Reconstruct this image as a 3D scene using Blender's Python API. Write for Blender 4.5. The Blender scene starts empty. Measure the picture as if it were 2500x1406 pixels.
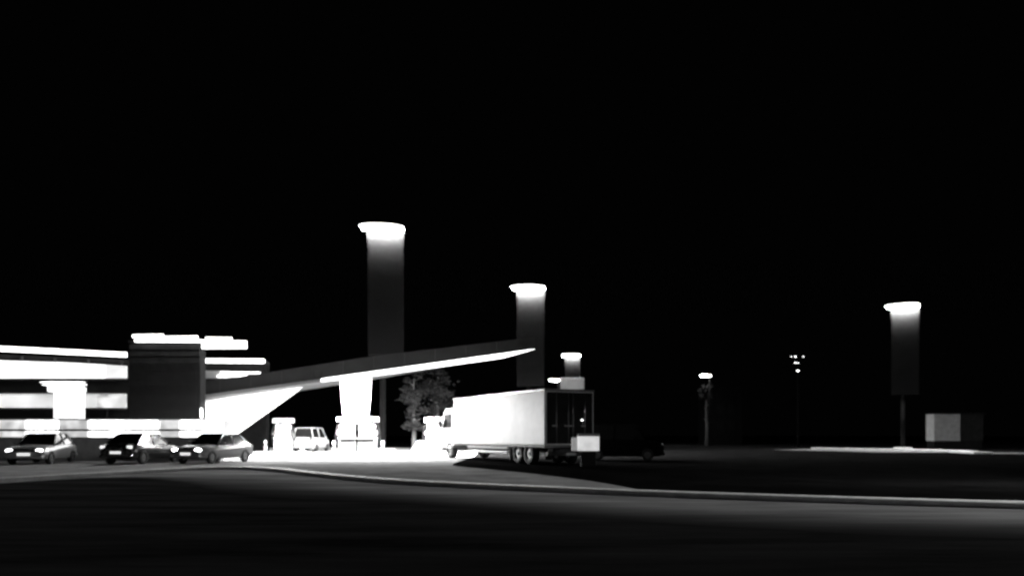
import bpy, bmesh, math, random
from mathutils import Vector, Matrix
random.seed(7)
S = bpy.context.scene
COL = S.collection

# ------------------------------------------------------------------ camera, night sky, exposure
FPX, HOR, CAMZ = 1800.0, 1060.0, 1.4          # focal length in photo pixels, horizon row, eye height
cam_d = bpy.data.cameras.new('camera')
cam = bpy.data.objects.new('camera', cam_d); COL.objects.link(cam)
cam.location = (0, 0, CAMZ); cam.rotation_euler = (math.radians(90), 0, 0)
cam_d.sensor_width = 36; cam_d.lens = 36*FPX/2500
cam_d.shift_y = (HOR-703)/2500
cam_d.clip_end = 3000; cam_d.clip_start = 0.05
S.camera = cam
cam_d.dof.use_dof = True; cam_d.dof.focus_distance = 7.0; cam_d.dof.aperture_fstop = 1.2   # slightly soft night focus
W = bpy.data.worlds.new('World'); S.world = W; W.use_nodes = True
bg = W.node_tree.nodes['Background']
bg.inputs[0].default_value = (1, 1, 1, 1); bg.inputs[1].default_value = 0.0006   # moonless night
S.view_settings.view_transform = 'Standard'; S.view_settings.look = 'None'
S.view_settings.exposure = 0.0; S.view_settings.gamma = 1.0
S.cycles.use_denoising = True
S.cycles.filter_width = 2.0
S.cycles.use_adaptive_sampling = False
S.cycles.max_bounces = 6
S.cycles.sample_clamp_indirect = 1.0
S.cycles.use_light_tree = True

# ------------------------------------------------------------------ helpers
def P(px, py, Y):                               # photo pixel at depth Y -> point
    return Vector(((px-1250)/FPX*Y, Y, CAMZ+(HOR-py)/FPX*Y))
def gx(px, Y): return (px-1250)/FPX*Y
def G(px, py, z=0.0):                           # photo pixel -> point on the ground
    Y = FPX*(CAMZ-z)/(py-HOR)
    return Vector(((px-1250)/FPX*Y, Y, z))

def mat(name, a, rough=.6, var=.25, scale=3.0, bump=0.0, metal=0.0, stretch=(1,1,1), spec=.5):
    m = bpy.data.materials.new(name); m.use_nodes = True
    nt = m.node_tree; N = nt.nodes; L = nt.links
    b = N['Principled BSDF']
    b.inputs['Roughness'].default_value = rough; b.inputs['Metallic'].default_value = metal
    b.inputs['Specular IOR Level'].default_value = spec
    tc = N.new('ShaderNodeTexCoord'); mp = N.new('ShaderNodeMapping')
    mp.inputs['Scale'].default_value = stretch
    n = N.new('ShaderNodeTexNoise'); n.inputs['Scale'].default_value = scale
    n.inputs['Detail'].default_value = 6; n.inputs['Roughness'].default_value = .65
    r = N.new('ShaderNodeMapRange')
    r.inputs[1].default_value = .3; r.inputs[2].default_value = .7
    r.inputs[3].default_value = a*(1-var); r.inputs[4].default_value = min(.9, a*(1+var))
    L.new(tc.outputs['Object'], mp.inputs[0]); L.new(mp.outputs[0], n.inputs['Vector'])
    L.new(n.outputs[0], r.inputs[0]); L.new(r.outputs[0], b.inputs['Base Color'])
    if bump:
        bp = N.new('ShaderNodeBump'); bp.inputs['Strength'].default_value = bump
        n2 = N.new('ShaderNodeTexNoise'); n2.inputs['Scale'].default_value = scale*9
        n2.inputs['Detail'].default_value = 4
        L.new(mp.outputs[0], n2.inputs['Vector']); L.new(n2.outputs[0], bp.inputs['Height'])
        L.new(bp.outputs[0], b.inputs['Normal'])
    return m
def emat(name, s, var=0.0, scale=1.0, a=.6):
    m = mat(name, a, .4, .1)
    nt = m.node_tree; b = nt.nodes['Principled BSDF']
    b.inputs['Emission Color'].default_value = (1, 1, 1, 1)
    b.inputs['Emission Strength'].default_value = s
    m.cycles.emission_sampling = 'FRONT'
    if var:
        n = nt.nodes.new('ShaderNodeTexNoise'); n.inputs['Scale'].default_value = scale
        tc = nt.nodes.new('ShaderNodeTexCoord')
        r = nt.nodes.new('ShaderNodeMapRange')
        r.inputs[1].default_value = .3; r.inputs[2].default_value = .7
        r.inputs[3].default_value = s*(1-var); r.inputs[4].default_value = s*(1+var)
        nt.links.new(tc.outputs['Object'], n.inputs['Vector'])
        nt.links.new(n.outputs[0], r.inputs[0]); nt.links.new(r.outputs[0], b.inputs['Emission Strength'])
    return m

class MB:
    def __init__(s): s.v = []; s.f = []; s.sm = []
    def add(s, vs, fs, smooth=False):
        o = len(s.v); s.v += [tuple(v) for v in vs]
        s.f += [tuple(i+o for i in f) for f in fs]; s.sm += [smooth]*len(fs); return s
    def box(s, x0, x1, y0, y1, z0, z1):
        return s.add([(x0,y0,z0),(x1,y0,z0),(x1,y1,z0),(x0,y1,z0),(x0,y0,z1),(x1,y0,z1),(x1,y1,z1),(x0,y1,z1)],
              [(0,3,2,1),(4,5,6,7),(0,1,5,4),(1,2,6,5),(2,3,7,6),(3,0,4,7)])
    def loft(s, rings, cap=True, smooth=False, closed=True):
        n = len(rings[0]); vs = [p for r in rings for p in r]; fs = []
        for i in range(len(rings)-1):
            for j in range(n if closed else n-1):
                k = (j+1) % n
                fs.append((i*n+j, i*n+k, (i+1)*n+k, (i+1)*n+j))
        o = len(s.f); s.add(vs, fs, smooth)
        if cap:
            b = len(s.v)-len(vs)
            s.f += [tuple(b+j for j in reversed(range(n))), tuple(b+(len(rings)-1)*n+j for j in range(n))]; s.sm += [False]*2
        return s
    def prism(s, pts, dvec):                    # polygon pushed along dvec
        d = Vector(dvec); return s.loft([[Vector(p) for p in pts], [Vector(p)+d for p in pts]])
    def tube(s, pts, r, n=10, smooth=True):
        pts = [Vector(p) for p in pts]; rs = r if isinstance(r, (list, tuple)) else [r]*len(pts)
        rings = []
        for i, p in enumerate(pts):
            t = (pts[min(i+1, len(pts)-1)]-pts[max(i-1, 0)]).normalized()
            u = t.cross(Vector((0,0,1)) if abs(t.z) < .9 else Vector((1,0,0))).normalized(); w = t.cross(u)
            rings.append([p+(u*math.cos(a)+w*math.sin(a))*rs[i] for a in (2*math.pi*k/n for k in range(n))])
        return s.loft(rings, smooth=smooth)
    def cyl(s, c, axis, r, h, n=20):
        c = Vector(c); a = Vector(axis).normalized()
        return s.tube([c-a*h/2, c+a*h/2], r, n)
    def lens(s, c, rx, ry, rz, n=24, m=8):       # flattened ellipsoid
        c = Vector(c); rings = []
        for i in range(m+1):
            t = math.pi*(i/m-.5); q = max(math.cos(t), .02)
            rings.append([c+Vector((rx*q*math.cos(a), ry*q*math.sin(a), rz*math.sin(t))) for a in (2*math.pi*k/n for k in range(n))])
        return s.loft(rings, smooth=True)
    def build(s, name, m, parent=None, bevel=0):
        me = bpy.data.meshes.new(name); me.from_pydata(s.v, [], s.f)
        bm = bmesh.new(); bm.from_mesh(me); bmesh.ops.recalc_face_normals(bm, faces=bm.faces); bm.to_mesh(me); bm.free()
        for p, q in zip(me.polygons, s.sm): p.use_smooth = q
        o = bpy.data.objects.new(name, me); COL.objects.link(o); me.materials.append(m)
        if parent is not None: o.parent = parent
        if bevel:
            b = o.modifiers.new('bevel', 'BEVEL'); b.width = bevel; b.segments = 2; b.limit_method = 'ANGLE'
        return o
def tag(o, label, cat, group=None, kind=None):
    o['label'] = label; o['category'] = cat
    if group: o['group'] = group
    if kind: o['kind'] = kind
    return o
def thing(name, label, cat, loc=(0,0,0), rz=0, group=None):
    o = bpy.data.objects.new(name, None); COL.objects.link(o)
    o.location = loc; o.rotation_euler = (0, 0, rz); o.empty_display_size = .2
    return tag(o, label, cat, group)
def copy_tree(o, parent=None):
    c = o.copy(); COL.objects.link(c)
    if parent is not None: c.parent = parent
    for ch in list(o.children): copy_tree(ch, c)
    return c
def structure(o): o['kind'] = 'structure'; return o

# ------------------------------------------------------------------ materials
M = dict(
 asphalt = mat('old asphalt', .05, .95, .6, .9, .3, stretch=(.18,1,1), spec=.02),
 ground  = mat('dark ground', .008, .95, .4, .6, .2, spec=.02),
 lane    = mat('light painted lane', .5, .9, .55, .7, .25, stretch=(.2,1,1), spec=.05),  # light spilled on the road, put into a paler colour
 fore    = mat('forecourt concrete', .48, .7, .3, .7, .15),
 farlane = mat('worn far pavement', .10, .9, .7, .25, .2, stretch=(.5,1,1)),
 kerb    = mat('kerb concrete', .62, .7, .2, 3, .2),
 render  = mat('sooty render', .006, 1, .5, 2, .3, spec=.0),
 white   = mat('white painted metal', .8, .35, .05, 2),
 soffit  = mat('white soffit', .82, .5, .05, 1),
 fascia  = mat('grey fascia panel', .02, .5, .15, 1.2),
 plaster = mat('white plaster', .75, .8, .1, 2, .1),
 dark    = mat('dark cladding', .02, .8, .3, 2, spec=.1),
 darkwall= mat('dark wall', .012, .9, .3, 1.5, spec=.1),
 soot    = mat('blackened steel', .008, .9, .2, 2, spec=.02),
 louvre  = mat('dark louvre', .03, .8, .3, 2),
 metal   = mat('grey metal', .35, .35, .15, 4, metal=.8),
 pale    = mat('pale grey metal', .55, .4, .1, 3),
 black   = mat('black plastic', .02, .5, .2, 5),
 rubber  = mat('tyre rubber', .02, .85, .2, 8),
 rim     = mat('wheel rim', .2, .5, .1, 5, metal=.9),
 glass   = mat('dark window glass', .02, .08, .1, 2, spec=.8),
 silver  = mat('silver car paint', .5, .25, .05, 3, metal=.4),
 blackp  = mat('black car paint', .015, .2, .1, 3),
 greyp   = mat('grey car paint', .15, .25, .1, 3),
 truckw  = mat('white truck panel', .85, .5, .08, 1.5),
 bark    = mat('bark', .06, .9, .4, 6, .4),
 leaf    = mat('leaf', .014, .6, .5, 5),
 post    = mat('grey lamp mast', .010, .8, .12, 1.2, stretch=(1,1,4), spec=.05),
 lamp    = emat('lamp lens', 7),
 lampe   = emat('lamp element', 1150),
 tube    = emat('light tube', 5),
 flood   = emat('strong lamp element', 1150),
 streetl = emat('street lamp lens', 90),
 soffl   = emat('soffit light panel', 1500),
 sign    = emat('backlit sign face', 1.6, .25, .35),
 signdim = emat('dim backlit face', .12, .4, .5),
 band    = emat('lit lower band', .75, .3, .5),
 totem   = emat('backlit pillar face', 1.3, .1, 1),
 window  = emat('lit shop window', 5.0, .6, .8),
 windim  = emat('dim shop window', .6, .6, 1.2),
 headl   = emat('headlight', 25),
 taill   = emat('tail light', 1.2),
 plate   = emat('lit number plate', .9),
 dot     = emat('small lamp', 6),
)

def matte(m):                                    # dry rough surfaces: no gloss at grazing angles
    nt = m.node_tree; b = nt.nodes['Principled BSDF']; d = nt.nodes.new('ShaderNodeBsdfDiffuse')
    d.inputs['Roughness'].default_value = .6
    for a, c in (('Base Color', 'Color'), ('Normal', 'Normal')):
        if b.inputs[a].links: nt.links.new(b.inputs[a].links[0].from_socket, d.inputs[c])
    nt.links.new(d.outputs[0], nt.nodes['Material Output'].inputs['Surface'])
for k_ in ('fore', 'asphalt', 'ground', 'post', 'soot', 'render', 'darkwall', 'leaf', 'dark', 'louvre', 'fascia'): matte(M[k_])

# ------------------------------------------------------------------ ground, road, kerbs
structure(MB().add([(-400,-30,-.006),(400,-30,-.006),(400,900,-.006),(-400,900,-.006)], [(0,1,2,3)]).build('ground', M['ground']))
KP = [(3300,1246),(2900,1235),(2500,1226),(2200,1218),(1900,1209),(1600,1199),(1300,1187),(1000,1173),(850,1162),(740,1151),
      (670,1143),(600,1139),(520,1139),(440,1142),(330,1148),(150,1158),(-150,1175),(-600,1196)]
kz = .12
kpts = [G(x, y, kz) for x, y in KP]
def sweep(pts, off):                             # offset a ground polyline sideways (positive = away from the camera)
    out = []
    for i, p in enumerate(pts):
        t = (pts[min(i+1,len(pts)-1)]-pts[max(i-1,0)]); t.z = 0; t.normalize()
        n = Vector((-t.y, t.x, 0))
        if n.y < 0: n = -n
        out.append(p+n*off)
    return out
def smoothline(pts, k=4):
    out = []
    for i in range(len(pts)-1):
        p0, p1, p2, p3 = pts[max(i-1,0)], pts[i], pts[i+1], pts[min(i+2,len(pts)-1)]
        for j in range(k):
            t = j/k
            out.append(.5*((2*p1)+(p2-p0)*t+(2*p0-5*p1+4*p2-p3)*t*t+(3*p1-p0-3*p2+p3)*t**3))
    return out+[pts[-1]]
kl = smoothline(kpts)
def zed(pts, z): return [Vector((p.x, p.y, z)) for p in pts]
a_, b_ = sweep(kl, 0), sweep(kl, .42)
mb = MB(); mb.loft([[Vector((a.x,a.y,-.004)), Vector((a.x,a.y-.01,kz-.02)), Vector((a.x,a.y+.03,kz)), Vector((b.x,b.y,kz)), Vector((b.x,b.y,-.004))] for a, b in zip(a_, b_)])
structure(mb.build('kerb', M['kerb']))
# lamp-lit part of the road painted as a paler lane along the kerb, asphalt road in front of it
edge = [(3300,1330),(2900,1310),(2500,1292),(2200,1283),(1900,1270),(1600,1255),(1300,1236),(1000,1214),(850,1205),(740,1197),
        (670,1190),(600,1184),(520,1178),(440,1170),(330,1164),(150,1170),(-150,1190),(-600,1215)]
el = smoothline([G(x, y) for x, y in edge])
def strip(A, B, z, name, m):
    n = len(A); vs = zed(A, z)+zed(B, z)
    return structure(MB().add(vs, [(i, i+1, n+i+1, n+i) for i in range(n-1)]).build(name, m))
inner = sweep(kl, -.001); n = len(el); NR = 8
vs, light_fade = [], []
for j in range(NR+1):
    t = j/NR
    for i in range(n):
        e = el[i]-(inner[i]-el[i])*.35            # the soft edge of the painted light reaches a little into the road
        p = e.lerp(inner[i], t); vs.append((p.x, p.y, .002)); light_fade.append(min(1, t*1.7)**1.6)
lane = MB().add(vs, [(j*n+i, j*n+i+1, (j+1)*n+i+1, (j+1)*n+i) for j in range(NR) for i in range(n-1)]).build('painted_light_lane', M['lane'])
at = lane.data.attributes.new('light_fade', 'FLOAT', 'POINT')
for i, w_ in enumerate(light_fade): at.data[i].value = w_
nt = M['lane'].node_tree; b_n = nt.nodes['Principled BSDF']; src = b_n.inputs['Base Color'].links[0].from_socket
an_ = nt.nodes.new('ShaderNodeAttribute'); an_.attribute_name = 'light_fade'
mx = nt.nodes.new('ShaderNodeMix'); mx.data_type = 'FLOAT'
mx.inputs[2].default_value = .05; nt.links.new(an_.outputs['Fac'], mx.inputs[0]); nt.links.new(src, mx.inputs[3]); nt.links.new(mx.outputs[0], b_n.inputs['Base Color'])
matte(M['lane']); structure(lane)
near = [Vector((p.x*.0+(-60+120*i/(len(el)-1))*-1, -12, 0)) for i, p in enumerate(el)]
strip(near, [el[i]+(inner[i]-el[i])*.3 for i in range(n)], -.002, 'road', M['asphalt'])
# forecourt behind the kerb on the left, turf verge behind it on the right
cut = min(range(len(kl)), key=lambda i: abs(kl[i].x-3.1))
back = sweep(kl, .415)
fp = [G(x, y) for x, y in ((1165,1103),(1160,1112),(1130,1123),(1108,1131),(1112,1137),(1180,1144),(1290,1155),(1400,1168),(1480,1180),(1550,1193))]  # right edge drawn along the truck's shadow, dark ground left as its shade
fp = smoothline(fp)
poly = zed(back[cut:], .004)+[Vector((-70,78,.004)), Vector((-4,78,.004))]+zed(fp, .004)
structure(MB().add(poly, [tuple(range(len(poly)))]).build('forecourt', M['fore']))
Z0 = .004
# far kerb on the right
fk = smoothline([G(x, y, .12) for x, y in [(1980,1092),(2080,1093.5),(2200,1095.5),(2330,1099),(2380,1101),(2425,1103)]])
a_, b_ = sweep(fk, 0), sweep(fk, 1.3)
structure(MB().loft([[Vector((a.x,a.y,-.004)), Vector((a.x,a.y,.12)), Vector((b.x,b.y,.12)), Vector((b.x,b.y,-.004))] for a, b in zip(a_, b_)]).build('far_kerb', M['kerb']))
strip(sweep(fk, -7), sweep(fk, -.02), .003, 'far_road', M['farlane'])

# ------------------------------------------------------------------ fuel canopy
can = thing('fuel_canopy', 'wing-shaped white fuel canopy rising to a pointed tip over one tapered column', 'canopy', (-10.7, 50.6, 0))
def local(o, pts): return [Vector(p)-o.location for p in pts]
def zb(x): return 4.12+(x+18.93)*.1387
TOPL = [(-20.6,4.75),(-16.27,5.38),(-9.33,6.45),(1.6,7.75)]
BACK = [(-20.6,54),(-14,53.4),(-9,52.6),(-6.6,51.5),(-1.3,49.6),(1.5,48.45)]
def interp(t, x):
    for (x0,y0),(x1,y1) in zip(t, t[1:]):
        if x <= x1: return y0+(y1-y0)*max(0,(x-x0)/(x1-x0))
    return t[-1][1]
xs = [-20.6+22.1*i/24 for i in range(25)]
O = can.location
mb = MB(); mb.loft([[Vector(p)-O for p in ((x,48,zb(x)),(x,48,interp(TOPL,x)),(x,interp(BACK,x),interp(TOPL,x)),(x,interp(BACK,x),zb(x)))] for x in xs])
roof = mb.build('roof_slab', M['fascia'], can)
mb = MB(); mb.loft([[Vector(p)-O for p in ((x,48.06,zb(x)-.05),(x,48.06,zb(x)-.003),(x,interp(BACK,x)-.05,zb(x)-.003),(x,interp(BACK,x)-.05,zb(x)-.05))] for x in xs[:-1]])
soff = mb.build('soffit', M['soffit'], can)
for x in range(-19, 1, 2):
    MB().box(x-O.x-.015, x-O.x+.015, 47.985-O.y, 47.999-O.y, zb(x)+.02, interp(TOPL,x)-.02).build('panel_joint', M['black'], can)
def lip(xa, xb, hgt, name, m):
    q = [xa+(xb-xa)*i/14 for i in range(15)]
    MB().loft([[Vector(p)-O for p in ((x,47.92,zb(x)-hgt(x)),(x,47.92,zb(x)),(x,47.997,zb(x)),(x,47.997,zb(x)-hgt(x)))] for x in q]).build(name, m, can)
lip(-20.6, -12.4, lambda x: .2, 'edge_trim', M['white'])
lip(-12.39, 1.47, lambda x: .2+.1*min(1,(x+12.4)/3) if x < -.6 else max(.01,.3*(1.47-x)/2.07), 'soffit_glow', M['tube'])  # glowing strip added for the brightly lit soffit edge
for x in (-18.9,-16.7,-14.5,-12.6,-8.8,-6.8,-4.8,-2.8,-.9):
    yb = interp(BACK, x); y0 = 48.3; y1 = min(y0+.6, yb-.25); hl = .93
    d = (zb(x+1)-zb(x))*hl
    f = MB().loft([[Vector(p)-O for p in ((x+k*hl, y0, zb(x)+k*d-.07),(x+k*hl, y0, zb(x)+k*d-.051),(x+k*hl, y1, zb(x)+k*d-.051),(x+k*hl, y1, zb(x)+k*d-.07))] for k in (-1,1)]).build('light_fitting', M['white'], can)
    q = [Vector((x+sx*(hl-.06), y, zb(x)+sx*d*.94-.072))-O for sx, y in ((-1,y0+.06),(1,y0+.06),(1,y1-.06),(-1,y1-.06))]
    MB().prism(q, (0,0,-.01)).build('lamp_panel', M['soffl'], f)
# tapered column
def rect(cx, cy, z, hx, hy, c=.1):
    return [Vector((cx+a, cy+b, z))-O for a, b in ((-hx+c,-hy),(hx-c,-hy),(hx,-hy+c),(hx,hy-c),(hx-c,hy),(-hx+c,hy),(-hx,hy-c),(-hx,-hy+c))]
MB().loft([rect(-10.7,50.6,.14,.74,.5), rect(-10.7,50.6,2.5,.80,.5), rect(-10.7,50.6,zb(-10.7)-.3,.99,.55), rect(-10.7,50.6,zb(-10.7)+.2,1.0,.56)]).build('column', M['plaster'], can)
MB().box(-10.7-.85-O.x,-10.7+.85-O.x,-.54,.6,Z0,.2).build('column_base', M['kerb'], can, .03)
# slanted white wing wall on the left end of the canopy
wp = [P(430,950,51), P(765,928,51), P(736,946,51), P(640,1014,51), P(507,1108.5,51), P(430,1108.5,51)]
MB().prism([p-O for p in wp], (0,.45,0)).build('slanted_wall', M['plaster'], can, .03)

# ------------------------------------------------------------------ shop building at the left
shop = thing('shop_building', 'long dark shop building with glowing white sign band and roofline light tube', 'building', (-35, 62, 0))
OS = shop.location
def F(px, py, dy=0.0):                           # point on the slightly turned front
    Y = 54+6*(px+140)/460
    p = P(px, py, Y); p.y += dy; return p
def fpanel(q, name, m, dy, th, parent=shop, o=OS, bevel=0):
    return MB().prism([F(x, y, dy)-o for x, y in q], (0, th, 0)).build(name, m, parent, bevel)
# walls: a solid body with the flat roof a little above the tube
def gpt(px): return F(px, 1000)
A0, A1 = F(-140, 872), F(660, 892)
def wallring(z): 
    return [Vector((A0.x,A0.y,z))-OS, Vector((F(318,0).x,F(318,0).y,z))-OS, Vector((gx(650,61),61,z))-OS, Vector((gx(650,61),61.8,z))-OS, Vector((A0.x,70,z))-OS]
MB().loft([wallring(Z0), wallring(7.2)]).build('wall', M['darkwall'], shop)
MB().loft([wallring(7.2), [p*1.0 for p in wallring(7.45)]]).build('roof', M['dark'], shop)
# roofline tube
MB().tube([F(-140,846,-.5)-OS, F(60,855,-.5)-OS, F(318,867.5,-.5)-OS], .19, 12).build('light_tube', M['tube'], shop)
for x in (-100,-20,60,140,220,300):
    t = 851+(x/318)*15
    MB().box(F(x,t).x-OS.x-.05,F(x,t).x-OS.x+.05,F(x,t).y-.45-OS.y,F(x,t).y+.2-OS.y,7.0,7.35).build('tube_bracket', M['black'], shop)
s = fpanel([(-140,876),(175,886),(262,891),(262,923.5),(-140,923.5)], 'sign_board', M['sign'], -.35, .3)
fpanel([(262.3,891),(312,894),(312,923),(262.3,923.5)], 'sign_end', M['band'], -.35, .28)
fpanel([(-140,925),(312,924.5),(312,928),(-140,929)], 'sign_ledge', M['black'], -.5, .45)
fpanel([(-140,963),(240,963),(240,995),(-140,995)], 'lower_band', M['band'], -.3, .25)
fpanel([(240.4,963),(311,963),(311,995),(240.4,995)], 'lower_band_end', M['windim'], -.3, .22)
fpanel([(-140,960.5),(311,960.5),(311,962.7),(-140,962.7)], 'ledge', M['white'], -.4, .3)
fpanel([(-140,995.5),(311,995.5),(311,999),(-140,999)], 'awning_edge', M['black'], -.6, .5)
for i in range(9):
    x0 = -140+i*45; x1 = x0+42
    w = fpanel([(x0,1000),(x1,1000),(x1,1055),(x0,1055)], 'window', M['window'] if i < 6 else M['windim'], -.08, .06)
    fpanel([(x1+.3,1000),(x1+2.6,1000),(x1+2.6,1057),(x1+.3,1057)], 'window_frame', M['black'], -.14, .12, shop)
# right wing: second tube and a dim sign
def q61(x, y, dy=0): p = P(x, y, 60.2); p.y += dy; return p
MB().tube([q61(470,880)-OS, q61(645,881.5)-OS], .18, 12).build('light_tube', M['tube'], shop)
MB().prism([q61(470,904)-OS,q61(560,905)-OS,q61(560,923)-OS,q61(470,923)-OS], (0,.2,0)).build('dim_sign', M['signdim'], shop)
MB().tube([q61(540,909.5,-.1)-OS, q61(636,910.5,-.1)-OS], .07, 8).build('thin_tube', M['tube'], shop)
MB().tube([q61(532,918,-.1)-OS, q61(606,917.5,-.1)-OS], .07, 8).build('thin_tube', M['tube'], shop)

# ------------------------------------------------------------------ dark tower with the rooftop tube sign
tw = thing('dark_tower', 'tall dark block with faint horizontal louvre bands beside the slanted white canopy wall', 'tower', (gx(402,45), 45.5, 0))
OT = tw.location
x0, x1 = gx(316,45)-OT.x, gx(489,45)-OT.x; zt = P(0,836,45).z
MB().box(x0, x1, -.5, .35, Z0, zt).build('body', M['dark'], tw, .05)
MB().box(x0-.05, x1+.05, -.56, .4, zt, zt+.12).build('coping', M['dark'], tw)
for ya, yb in ((842,853),(858,869),(874,885)):
    MB().box(x0+.02, x1-.02, -.58, -.502, P(0,yb,45).z, P(0,ya,45).z).build('louvre_band', M['louvre'], tw)
for ya, yb in ((900,936),(944,970),(978,1000)):
    n = 5; f = MB()
    for i in range(n):
        a = ya+(yb-ya)*i/n; f.box(x0+.25, x1-.25, -.54, -.502, P(0,a+(yb-ya)/n*.7,45).z, P(0,a,45).z)
    f.build('louvre_panel', M['dark'], tw)
MB().tube([(x1+.09,-.55,P(0,1020,45).z),(x1+.09,-.55,P(0,996,45).z)], .07, 10).build('corner_light', M['tube'], tw)
rs = thing('roof_sign', 'stack of glowing white tubes forming a sign along the top of the dark tower', 'sign', (gx(402,45), 45.2, zt+.12))
OR = rs.location
for xa, ya, xb, yb_, h in ((325,820.5,398,819,4),(332,826,482,824,4.5),(330,831.5,489,832,3.6),(503,825.5,566,826,3),(492,832.5,602,835,3.2),(494,840,601,842,4.5),(494,847,602,846.5,4.4)):
    MB().tube([P(xa,ya,44.7)-OR, P((xa+xb)/2,(ya+yb_)/2,44.7)-OR, P(xb,yb_,44.7)-OR], h/FPX*44.7, 12).build('light_tube', M['tube'], rs)
for x in (345,400,450,482,520,580): MB().tube([P(x,834 if x<490 else 848,44.95)-OR, P(x,822 if x<490 else 827,44.95)-OR], .03, 6).build('bracket', M['black'], rs)
MB().tube([P(470,838,45.05)-OR, P(600,838,45.05)-OR], .04, 6).build('rail', M['black'], rs)

# ------------------------------------------------------------------ low glazed kiosk in front of the shop
an = thing('glazed_kiosk', 'low flat kiosk with a strip of bright windows split by a dark rail', 'kiosk', (gx(250,39), 39, 0))
OA = an.location
def K(px, py, dy=0): p = P(px, py, 39); p.y += dy; return p-OA
MB().box(K(-140,0).x, K(541,0).x, .25, 1.3, Z0, P(0,1026,39).z).build('wall', M['plaster'], an)
MB().prism([K(-140,1021.5,-.15),K(543,1021.5,-.15),K(543,1024,-.15),K(-140,1024,-.15)], (0,1.5,0)).build('roof', M['white'], an)
for xa, xb, m in ((-140,-40,'window'),(-36,60,'windim'),(64,140,'window'),(144,214,'windim'),(218,300,'window'),(303,384,'window'),(391,437,'windim'),(441,500,'window'),(502,538,'window')):
    MB().prism([K(xa,1025),K(xb,1025),K(xb,1046.5),K(xa,1046.5)], (0,.1,0)).build('upper_window', M[m], an)
    MB().prism([K(xa,1052),K(xb,1052),K(xb,1066),K(xa,1066)], (0,.1,0)).build('lower_window', M[m], an)
MB().prism([K(-140,1047,-.08),K(540,1047,-.08),K(540,1051.6,-.08),K(-140,1051.6,-.08)], (0,.2,0)).build('rail', M['black'], an)
MB().prism([K(-140,1066.5,-.06),K(540,1066.5,-.06),K(540,1124.1,-.06),K(-140,1124.1,-.06)], (0,.2,0)).build('plinth', M['kerb'], an)

# ------------------------------------------------------------------ white lit pillar at the left
lp = thing('lit_pillar', 'short white pillar topped by two flat glowing lamp bars in front of the shop', 'pillar', (gx(168,45), 45, Z0))
OL = lp.location
def q45(x, y, dy=0): p = P(x, y, 45); p.y += dy; return p-OL
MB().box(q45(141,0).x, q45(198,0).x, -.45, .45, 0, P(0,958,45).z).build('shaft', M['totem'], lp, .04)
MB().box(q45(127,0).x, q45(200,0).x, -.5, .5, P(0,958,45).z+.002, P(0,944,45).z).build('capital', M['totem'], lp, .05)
MB().lens(q45(170,940.5,-.5), 1.38, .32, .045).build('lamp_bar', M['tube'], lp)
MB().lens(q45(158,933.5,-.2), 1.42, .32, .035).build('lamp_bar', M['tube'], lp)
MB().box(q45(160,0).x, q45(174,0).x, -.12, .1, P(0,944,45).z+.002, P(0,934,45).z).build('lamp_neck', M['metal'], lp)

# ------------------------------------------------------------------ pylon lamps (broad flat masts with a glowing lens)
def make_pylon(label, H, w, loc, rz=0, lens='lampe'):
    t = thing('pylon_lamp', label, 'lamp', loc, rz, 'tall pylon lamps')
    hx, hy = w/2, .16*w
    zm = H-3.4*w if H > 5*w else H*.35
    MB().loft([[Vector(p) for p in ((-hx*s,-hy,z),(hx*s,-hy,z),(hx*s,hy,z),(-hx*s,hy,z))] for z, s in ((zm,.96),(H-.6*w,.965),(H-.02*w,1.01))]).build('blade', M['post'], t, .03*w)
    fn = MB(); st = .03*w
    for i in range(1, int((H-zm)/st)):
        z = H-.09*w-i*st
        if z > zm+.05: fn.box(-hx*.955, hx*.955, -hy-.005*w, -hy*.95, z-.003*w, z)
    fn.build('shading_ribs', M['post'], t)  # ribs added to block lens light lower down the blade
    MB().tube([(-.08*w,0,0),(-.08*w,0,zm-.002)], .08*w, 14).build('post', M['soot'], t)
    MB().lens((-.11*w, -hy-.1*w, H+.03*w), .61*w, .20*w, .075*w).build('lens', M['lamp'], t)
    MB().box(-.62*w, .47*w, -hy-.27*w, -hy+.02*w, H-.062*w, H-.042*w).build('lamp_element', M[lens], t)
    MB().lens((-.1*w, 0, H+.11*w), .45*w, .2*w, .03*w).build('housing', M['metal'], t)
    MB().box(-.4*w, .25*w, -.25*w, .25*w, -.002, .25).build('foot', M['kerb'], t, .03)
    return t
def pylon_at(label, px, py, w_px, Y):
    return make_pylon(label, P(0,py,Y).z, w_px/FPX*Y, (gx(px,Y), Y, Z0), -math.atan2(gx(px,Y), Y))
pylon_at('broad flat lamp pylon, tallest of all, rising behind the canopy column', 942, 563, 90, 60)
pylon_at('broad flat lamp pylon just behind the pointed tip of the canopy', 1296, 706, 70, 64)
pylon_at('broad flat lamp pylon standing alone at far right above the lit far kerb', 2210, 749, 63, 66)
pylon_at('small distant lamp pylon glowing above the truck roof behind a pale box sign', 1398, 868, 38, 95)
make_pylon('lamp pylon just outside the right edge lighting the near kerb', 8.5, 1.2, (17.5, 21.5, Z0), 0, 'flood')

def wheel(parent, x, y, r, wd):
    t = MB(); n = 24
    prof = [(.55,-wd/2),(.93,-wd/2),(1,-wd*.35),(1,wd*.35),(.93,wd/2),(.55,wd/2)]
    t.loft([[Vector((x+r*a*math.cos(u), y+b, r+r*a*math.sin(u))) for a, b in prof] for u in (2*math.pi*k/n for k in range(n+1))], cap=False, smooth=True)
    w = t.build('wheel', M['rubber'], parent)
    c = MB().cyl((x,y,r), (0,1,0), r*.56, wd*.7)
    c.cyl((x,y,r), (0,1,0), r*.2, wd*1.02)
    c.build('rim', M['rim'], w)
    return w

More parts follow.
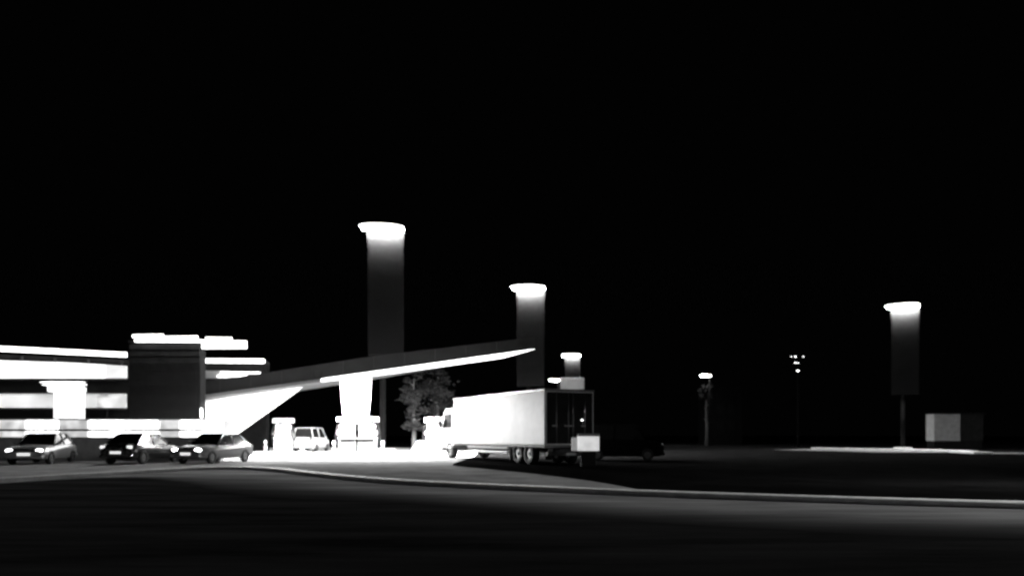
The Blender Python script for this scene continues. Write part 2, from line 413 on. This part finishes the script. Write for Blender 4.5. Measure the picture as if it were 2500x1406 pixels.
# ------------------------------------------------------------------ box truck
tk = thing('box_truck', 'box truck with a brightly lit white side, dark rear and white bonneted cab', 'truck', (2.63, 33.585, Z0), math.atan2(.893,-.45))
tk_z, tk_t, TL, TW = .9, 3.4, 10.75, 1.3
MB().box(0, TL, -TW, TW, tk_z, tk_t).build('cargo_box', M['truckw'], tk, .05)
for z in (tk_z-.06, tk_t):
    MB().box(-.03, TL+.03, -TW-.03, TW+.03, z-.04, z+.05).build('box_rail', M['greyp'], tk, .01)
MB().box(TL-2.6, TL-.05, TW+.001, TW+.03, 2.98, 3.1).build('side_marker_strip', M['pale'], tk)
d = MB().box(-.05, -.003, -1.2, 1.2, tk_z+.08, tk_t-.1).build('rear_door', M['louvre'], tk, .01)
for y in (-.75, -.12, .12, .75):
    MB().tube([(-.09,y,tk_z+.1),(-.09,y,tk_t-.15)], .025, 8).build('latch_bar', M['metal'], d)
    MB().box(-.13, -.1, y-.03, y+.22, 1.75, 1.82).build('handle', M['metal'], d)
MB().box(.1, 12.6, -.42, .42, .58, .765).build('chassis', M['black'], tk, .02)
MB().box(-.12, .0, -1.22, 1.22, .42, .6).build('rear_bumper', M['black'], tk, .02)
for y in (-1, 1):
    MB().box(-.1, -.05, y*1.05-.12, y*1.05+.12, .63, .76).build('tail_light', M['greyp'], tk, .01)
    for z in (.45, .68): MB().box(3.9, 8.9, y*1.22-.03, y*1.22+.03, z, z+.12).build('side_guard', M['pale'], tk, .01)
    MB().box(3.55, 3.6, y*1.0-.26, y*1.0+.26, .12, .7).build('mudflap', M['rubber'], tk)
MB().box(-.135, -.122, -.26, .26, .45, .56).build('number_plate', M['pale'], tk)
MB().lens((-.07, -.62, 2.05), .03, .045, .045).build('marker_lamp', M['dot'], tk)
for x in (1.7, 2.85, 11.6):
    for y in (-1.05, 1.05): wheel(tk, x, y, .5, .36)
# cab-over cab ahead of the box
prof = [(10.95,.8),(10.95,2.75),(11.2,2.92),(12.3,2.9),(12.6,2.7),(12.85,1.75),(12.95,.95),(12.9,.62),(12.1,.6),(11.1,.62)]
def cabring(y, k): return [Vector((11.9+(a-11.9)*k, y, .6+(z-.6)*(k if z > 1.6 else 1))) for a, z in prof]
MB().loft([cabring(-1.22,.96), cabring(-1.14,1), cabring(1.14,1), cabring(1.22,.96)]).build('cab', M['white'], tk, .03)
MB().prism([(12.6,-.98,2.62),(12.6,.98,2.62),(12.83,1.05,1.8),(12.83,-1.05,1.8)], (.05,0,.02)).build('windscreen', M['glass'], tk)
for y in (-1, 1):
    MB().prism([(11.3,y*1.222,2.6),(12.4,y*1.222,2.58),(12.68,y*1.222,1.8),(11.3,y*1.222,1.8)], (0,y*.02,0)).build('side_window', M['glass'], tk)
    MB().prism([(11.25,y*1.222,1.74),(12.7,y*1.222,1.74),(12.75,y*1.222,.9),(11.25,y*1.222,.9)], (0,y*.02,0)).build('door', M['white'], tk, .008)
    MB().box(12.6, 12.72, y*1.4-.12, y*1.4+.12, 1.8, 2.3).build('mirror', M['black'], tk, .02)
    MB().lens((12.93, y*.9, .95), .06, .18, .12).build('headlight', M['pale'], tk)
MB().box(12.93, 13.0, -.6, .6, .9, 1.5).build('grille', M['black'], tk, .02)
MB().box(12.85, 13.08, -1.24, 1.24, .4, .64).build('front_bumper', M['pale'], tk, .03)

# ------------------------------------------------------------------ cars
def make_car(name, label, loc, rz, paint, head=None, tail=None, van=False, group=None):
    t = thing(name, label, 'van' if van else 'car', loc, rz, group)
    Lh, w, belt = 2.15, .88, .92 if not van else 1.15
    # front at -y
    secs = [(-2.15,.72,.42,.60),(-2.05,.80,.28,.72),(-1.6,.87,.22,.82),(-.75,.88,.22,.90),(.2,.88,.22,.94),(1.2,.88,.22,.96),(1.8,.86,.24,.95),(2.08,.80,.30,.90),(2.15,.74,.42,.78)]
    if van: secs = [(a,b,c,d+.22) for a,b,c,d in secs]
    rings = []
    for y, hw, z0, z1 in secs:
        m_ = (z0+z1)/2
        half = [(hw*.85,z0),(hw*.97,z0+.06),(hw,m_),(hw*.97,z1-.1),(hw*.86,z1),(hw*.4,z1+.025)]
        rings.append([Vector((a,y,z)) for a, z in half]+[Vector((-a,y,z)) for a, z in reversed(half)])
    MB().loft(rings, smooth=True).build('body', paint, t)
    rt = 1.46 if not van else 1.95
    fb, ft, rb, rtp = ((-.85,-.15,1.75,1.05) if not van else (-1.2,-.75,2.0,1.9))
    zb_ = belt-.02
    g = [(-.80,fb,zb_),(.80,fb,zb_),(.80,rb,zb_),(-.80,rb,zb_)]; r_ = [(-.62,ft,rt-.06),(.62,ft,rt-.06),(.62,rtp,rt-.06),(-.62,rtp,rt-.06)]
    MB().loft([[Vector(p) for p in g],[Vector(p) for p in r_]]).build('windows', M['glass'], t)
    rr = [(p[0]*1.03,p[1],rt-.062) for p in r_]; r2 = [(p[0]*.9,p[1]*.92,rt) for p in r_]
    MB().loft([[Vector(p) for p in rr],[Vector(p) for p in r2]]).build('roof', paint, t, .02)
    for sx in (-1,1):
        for (y0,y1) in ((fb,ft),(.42,.42),(rb,rtp)): MB().tube([(sx*.80,y0,zb_),(sx*.63,y1,rt-.05)], .04, 6).build('roof_pillar', paint, t)
    for sx in (-1,1):
        for y in (-1.33, 1.33): wheel(t, 0, 0, .32, .2).matrix_local = Matrix.Translation((sx*.8, y, 0)) @ Matrix.Rotation(math.pi/2, 4, 'Z')
        MB().lens((sx*.62,-2.07,.66+(.2 if van else 0)), .17,.07,.08).build('headlight', head or M['pale'], t)
        MB().box(sx*.66-.12,sx*.66+.12,2.06,2.15,.74+(.15 if van else 0),.88+(.25 if van else 0)).build('tail_light', tail or M['greyp'], t, .02)
        MB().lens((sx*.97,-.62,.98+(.2 if van else 0)), .1,.06,.07).build('mirror', paint, t)
    MB().box(-.26,.26,-2.2,-2.15,.42,.54).build('number_plate', M['plate'] if head else M['pale'], t)
    MB().box(-.26,.26,2.15,2.19,.50,.62).build('number_plate', M['plate'] if tail else M['pale'], t)
    MB().box(-.45,.45,-2.19,-2.1,.58,.70).build('grille', M['black'], t, .02)
    MB().box(-.8,.8,-2.22,-2.0,.30,.41).build('front_bumper', paint, t, .03)
    MB().box(-.8,.8,2.0,2.2,.32,.45).build('rear_bumper', paint, t, .03)
    return t
CG = 'cars parked in front of the kiosk'
make_car('parked_car', 'silver car with lit headlights parked at the left edge of the photo', (gx(55,34.5),36,Z0), math.radians(12), M['silver'], head=M['dot'], group=CG)
make_car('parked_car', 'dark car showing its lit rear number plate below the dark tower', (gx(306,34.5),36.2,Z0), math.radians(180-6), M['blackp'], tail=M['taill'], group=CG)
make_car('parked_car', 'grey car with one glaring pair of headlights below the slanted white wall', (gx(486,35),36.8,Z0), math.radians(-14), M['greyp'], head=M['headl'], group=CG)
make_car('parked_van', 'white van seen from behind, right of the white fuel dispenser by the slanted wall', (gx(753,60),61,Z0), math.radians(176), M['white'], van=True)
make_car('dark_van', 'unlit dark van standing to the right of the truck and white cabinet', (gx(1520,40),40,Z0), math.radians(80), M['soot'], van=True)

# ------------------------------------------------------------------ fuel pumps on islands
def make_pump(label, loc):
    t = thing('fuel_pump', label, 'fuel pump', loc, 0, 'fuel pumps under the canopy')
    MB().box(-.55,.55,-.38,.38,.0,.95).build('lower_cabinet', M['white'], t, .04)
    MB().box(-.6,.6,-.42,.34,.952,1.04).build('shelf', M['pale'], t, .01)
    u = MB().box(-.5,.5,-.34,.34,1.042,1.95).build('upper_cabinet', M['white'], t, .05)
    MB().box(-.36,.36,-.375,-.342,1.42,1.78).build('display', M['kerb'], u)
    MB().box(-.36,.36,-.37,-.342,1.12,1.32).build('keypad', M['pale'], u)
    MB().box(-.72,.72,-.36,.36,2.08,2.42).build('top_sign', M['white'], t, .05)
    f = MB()
    for x in (-.42,.42): f.box(x-.05,x+.05,-.1,.1,1.95,2.08)
    f.build('sign_post', M['metal'], t)
    for s in (-1,1):
        MB().box(s*.58-.06,s*.58+.06,-.16,.16,1.15,1.62).build('nozzle_holder', M['black'], t, .02)
        n = MB().tube([(s*.66,-.05,1.5),(s*.7,-.1,1.3),(s*.68,-.2,1.2)], [.035,.03,.02], 8).build('nozzle', M['metal'], t)
        MB().tube([(s*.66,0,1.95),(s*.82,0,1.5),(s*.86,0,.8),(s*.78,0,.35),(s*.7,0,.6),(s*.68,-.05,1.25)], .022, 8).build('hose', M['rubber'], t)
    return t
def island(label, cx, cy, hl):
    o = MB().box(cx-hl,cx+hl,cy-.75,cy+.75,Z0,.15).build('pump_island', M['kerb'], None, .05)
    return tag(o, label, 'island', 'raised pump islands')
island('raised concrete island under the fuel pump left of the canopy column', gx(692,54), 54, 1.8)
island('raised concrete island in front of the tapered canopy column', gx(873,49.3), 49.3, 2.2)
make_pump('white fuel pump standing apart, left of the canopy column', (gx(692,54), 54, .15))
p = make_pump('white fuel pump directly left in front of the canopy column', (gx(850,49.55), 49.55, .15))
q = copy_tree(p); q.location = (gx(897,49.55), 49.56, .15); q['label'] = 'white fuel pump directly right in front of the canopy column'
island('raised concrete island under the fuel pump beside the truck cab', gx(1062,51.6), 51.6, 1.8)
make_pump('white fuel pump next to the truck cab, behind the white slanted barrier', (gx(1062,51.6), 51.6, .15))
def bollard(label, x, y):
    t = thing('bollard', label, 'bollard', (x, y, Z0), 0, 'bollards at the pump islands')
    MB().tube([(0,0,0),(0,0,.85),(0,0,.93),(0,0,.96)], [.1,.1,.08,.03], 14).build('post', M['white'], t)
    MB().tube([(0,0,.6),(0,0,.72)], .103, 14).build('reflector_band', M['black'], t)
bollard('white bollard left of the lone fuel pump', gx(648,53.5), 53.5)
bollard('white bollard between the lone fuel pump and the column', gx(738,53.5), 53.5)
bollard('white bollard right of the pumps at the column', gx(934,48.9), 48.9)
bollard('white bollard left of the pumps at the column', gx(815,48.9), 48.9)

# ------------------------------------------------------------------ trees
def make_tree(label, loc, h, cr, cz, n, group, trunk=.14, squash=1.0, leafsize=.16):
    rnd = random.Random(hash(label) % 999 if False else len(label)*7+int(loc[1]*10))
    t = thing('leafy_tree', label, 'tree', loc, 0, group)
    tr = MB(); pts = [Vector((0,0,0)), Vector((.05,.03,h*.3)), Vector((-.04,.05,h*.6)), Vector((.03,0,h*.92))]
    tr.tube(pts, [trunk*1.3,trunk,trunk*.6,.03], 9)
    for k in range(9):
        a = k*2.4; z = h*(.35+.06*k); r = cr*rnd.uniform(.5,.9)
        tr.tube([(0,0,z),(r*.5*math.cos(a),r*.5*math.sin(a),z+r*.3),(r*math.cos(a),r*math.sin(a),z+r*.5)], [trunk*.45,trunk*.25,.015], 6)
    tr.build('trunk', M['bark'], t)
    cl = [(Vector((rnd.gauss(0,.5)*cr, rnd.gauss(0,.5)*cr, cz+rnd.uniform(-1,1)*(h-cz)*squash)), rnd.uniform(.25,.5)*cr) for _ in range(22)]
    lf = MB()
    for _ in range(n):
        c, r = rnd.choice(cl)
        p = c+Vector((rnd.gauss(0,1),rnd.gauss(0,1),rnd.gauss(0,.8)))*r*.55
        if p.z < .4: continue
        u = Vector((rnd.gauss(0,1),rnd.gauss(0,1),rnd.gauss(0,.6))).normalized(); v = u.cross(Vector((rnd.gauss(0,1),rnd.gauss(0,1),rnd.gauss(0,1)))).normalized()
        s = leafsize*rnd.uniform(.6,1.3)
        lf.add([p-u*s, p+v*s*.5, p+u*s, p-v*s*.5], [(0,1,2,3)])
    lf.build('crown', M['leaf'], t)
    return t
TG = 'trees behind the forecourt'
make_tree('slender tree lit by the canopy, right of the canopy column', (gx(1010,57),57,Z0), 6.6, .75, 4.3, 2600, TG)
make_tree('broader darker tree between the slender lit tree and the truck', (gx(1068,60),60,Z0), 6.6, 1.2, 4.2, 3000, TG)
def street_lamp(label, px, py, Y, wpx):
    t = thing('street_lamp', label, 'street lamp', (gx(px,Y)+.5, Y, Z0), 0, 'small street lamps among leaves')
    z = P(0,py,Y).z; w = wpx/FPX*Y
    MB().tube([(0,0,0),(0,0,z*.5),(0,0,z)], [.13,.1,.06], 10).build('pole', M['soot'], t)
    MB().tube([(0,0,z),(-.25,0,z+.12),(-.5,0,z+.12)], .04, 8).build('arm', M['dark'], t)
    MB().lens((-.5,0,z), w/2, .35, .14).build('lamp_head', M['streetl'], t)
street_lamp('small street lamp over leaves just left of the pale box sign above the truck', 1353, 928, 92, 24)
make_tree('treetop lit from above by the street lamp left of the pale box sign', (gx(1357,93),93.2,Z0), 7.2, .7, 6.2, 900, TG, squash=.8)
street_lamp('small street lamp over leaves alone in the dark right half', 1722, 917, 90, 27)
make_tree('treetop lit from above by the lone street lamp in the right half', (gx(1726,91),91.2,Z0), 7.6, .7, 6.6, 900, TG, squash=.8)

# ------------------------------------------------------------------ pale box sign, white cabinet, signal, right-hand hut, dark block
bs = thing('box_sign', 'blank pale grey box sign on two posts above the truck roof', 'sign', (gx(1397,88), 88, Z0))
z0, z1 = P(0,950,88).z, P(0,922,88).z
MB().box(-1.4,1.4,-.25,.25,z0,z1).build('panel', emat('box sign face glow', .16, .3, .6), bs, .04)  # face glows faintly in place of lamp light falling on it
f = MB()
for x in (-1.1,1.1): f.box(x-.1,x+.1,-.1,.1,0,z0)
f.build('post', M['dark'], bs)
cb = thing('service_cabinet', 'small white cabinet with its light put in as glow on a dark pedestal beside the truck rear', 'cabinet', (gx(1436,31.9), 31.9, Z0))
zt_, zb2 = P(0,1058,31.9).z, P(0,1100,31.9).z
hw = 26/FPX*31.9
MB().box(-hw,hw,-.2,.2,zb2,zt_-.12).build('glow_panel', emat('cabinet panel glow', .6, .2, 3), cb, .015)  # panel glows itself, standing in for light on white metal
MB().box(-hw-.01,hw+.01,-.21,.21,zt_-.118,zt_).build('lid', M['pale'], cb, .015)
MB().box(-hw-.25,-hw-.004,-.15,.2,zb2,zt_-.17).build('side_box', emat('cabinet side glow', .18, .3, 3), cb, .015)  # weaker glow stands in for the dimmer light on this side
MB().box(-hw*.7,hw*.7,-.16,.16,0,zb2-.002).build('pedestal', M['black'], cb, .02)
sg = thing('signal_mast', 'dark mast carrying tiny points of light in the right half of the sky', 'signal', (gx(1948,85), 85, Z0))
zz = P(0,868,85).z
MB().tube([(0,0,0),(0,0,zz)], [.12,.07], 8).build('pole', M['soot'], sg)
MB().tube([(-.9,0,zz),(.75,0,zz)], .05, 8).build('crossarm', M['soot'], sg)
for x, y, r in ((1943,870,.07),(1962,870,.05),(1933,870,.04),(1943,885,.07),(1950,885.5,.05),(1949,904.5,.1)):
    p_ = P(x,y,84.7)-sg.location; p_.y = -.18
    MB().lens(p_, r*1.6, .06, r*.8, 12, 6).build('signal_lamp', M['dot'], sg)
ht = thing('pale_hut', 'pale low hut on a dark plinth behind the lit far kerb at right', 'hut', (gx(2335,77), 77, Z0))
hz0, hz1 = P(0,1076,75).z, P(0,1010,75).z
MB().box(-3.1,1.8,-1.4,0,0,hz0-.003).build('plinth', M['dark'], ht)
MB().box(-3.2,-.5,-1.52,0,hz0,hz1).build('wall', M['kerb'], ht, .03)
MB().box(-.49,1.9,-1.45,0,hz0,hz1-.02).build('wall', M['louvre'], ht, .03)
MB().box(-3.3,2.0,-1.6,.1,hz1+.002,hz1+.12).build('roof', M['dark'], ht)
db = thing('dark_building', 'barely visible dark block of a building right of the lone street lamp', 'building', (gx(1772,100), 103, Z0))
MB().box(-2.2,2.2,-3,3,0,P(0,950,100).z).build('wall', M['render'], db)
MB().box(-2.3,2.3,-3.1,3.1,P(0,950,100).z+.002,P(0,950,100).z+.3).build('roof', M['render'], db)
for x in (-1.2,.3):
    for z in (2,4.2): MB().box(x,x+.9,-3.06,-3.002,z,z+1.2).build('window', M['soot'], db)

# low white barrier with a slanted end in front of the pump beside the truck
BY = 50.2
o = MB().prism([P(996,1110,BY),P(1019,1076,BY),P(1100,1076,BY),P(1100,1110,BY)], (0,.5,0)).build('concrete_barrier', M['plaster'], None, .04)
tag(o, 'low white concrete barrier with one slanted end, left of the truck', 'barrier')
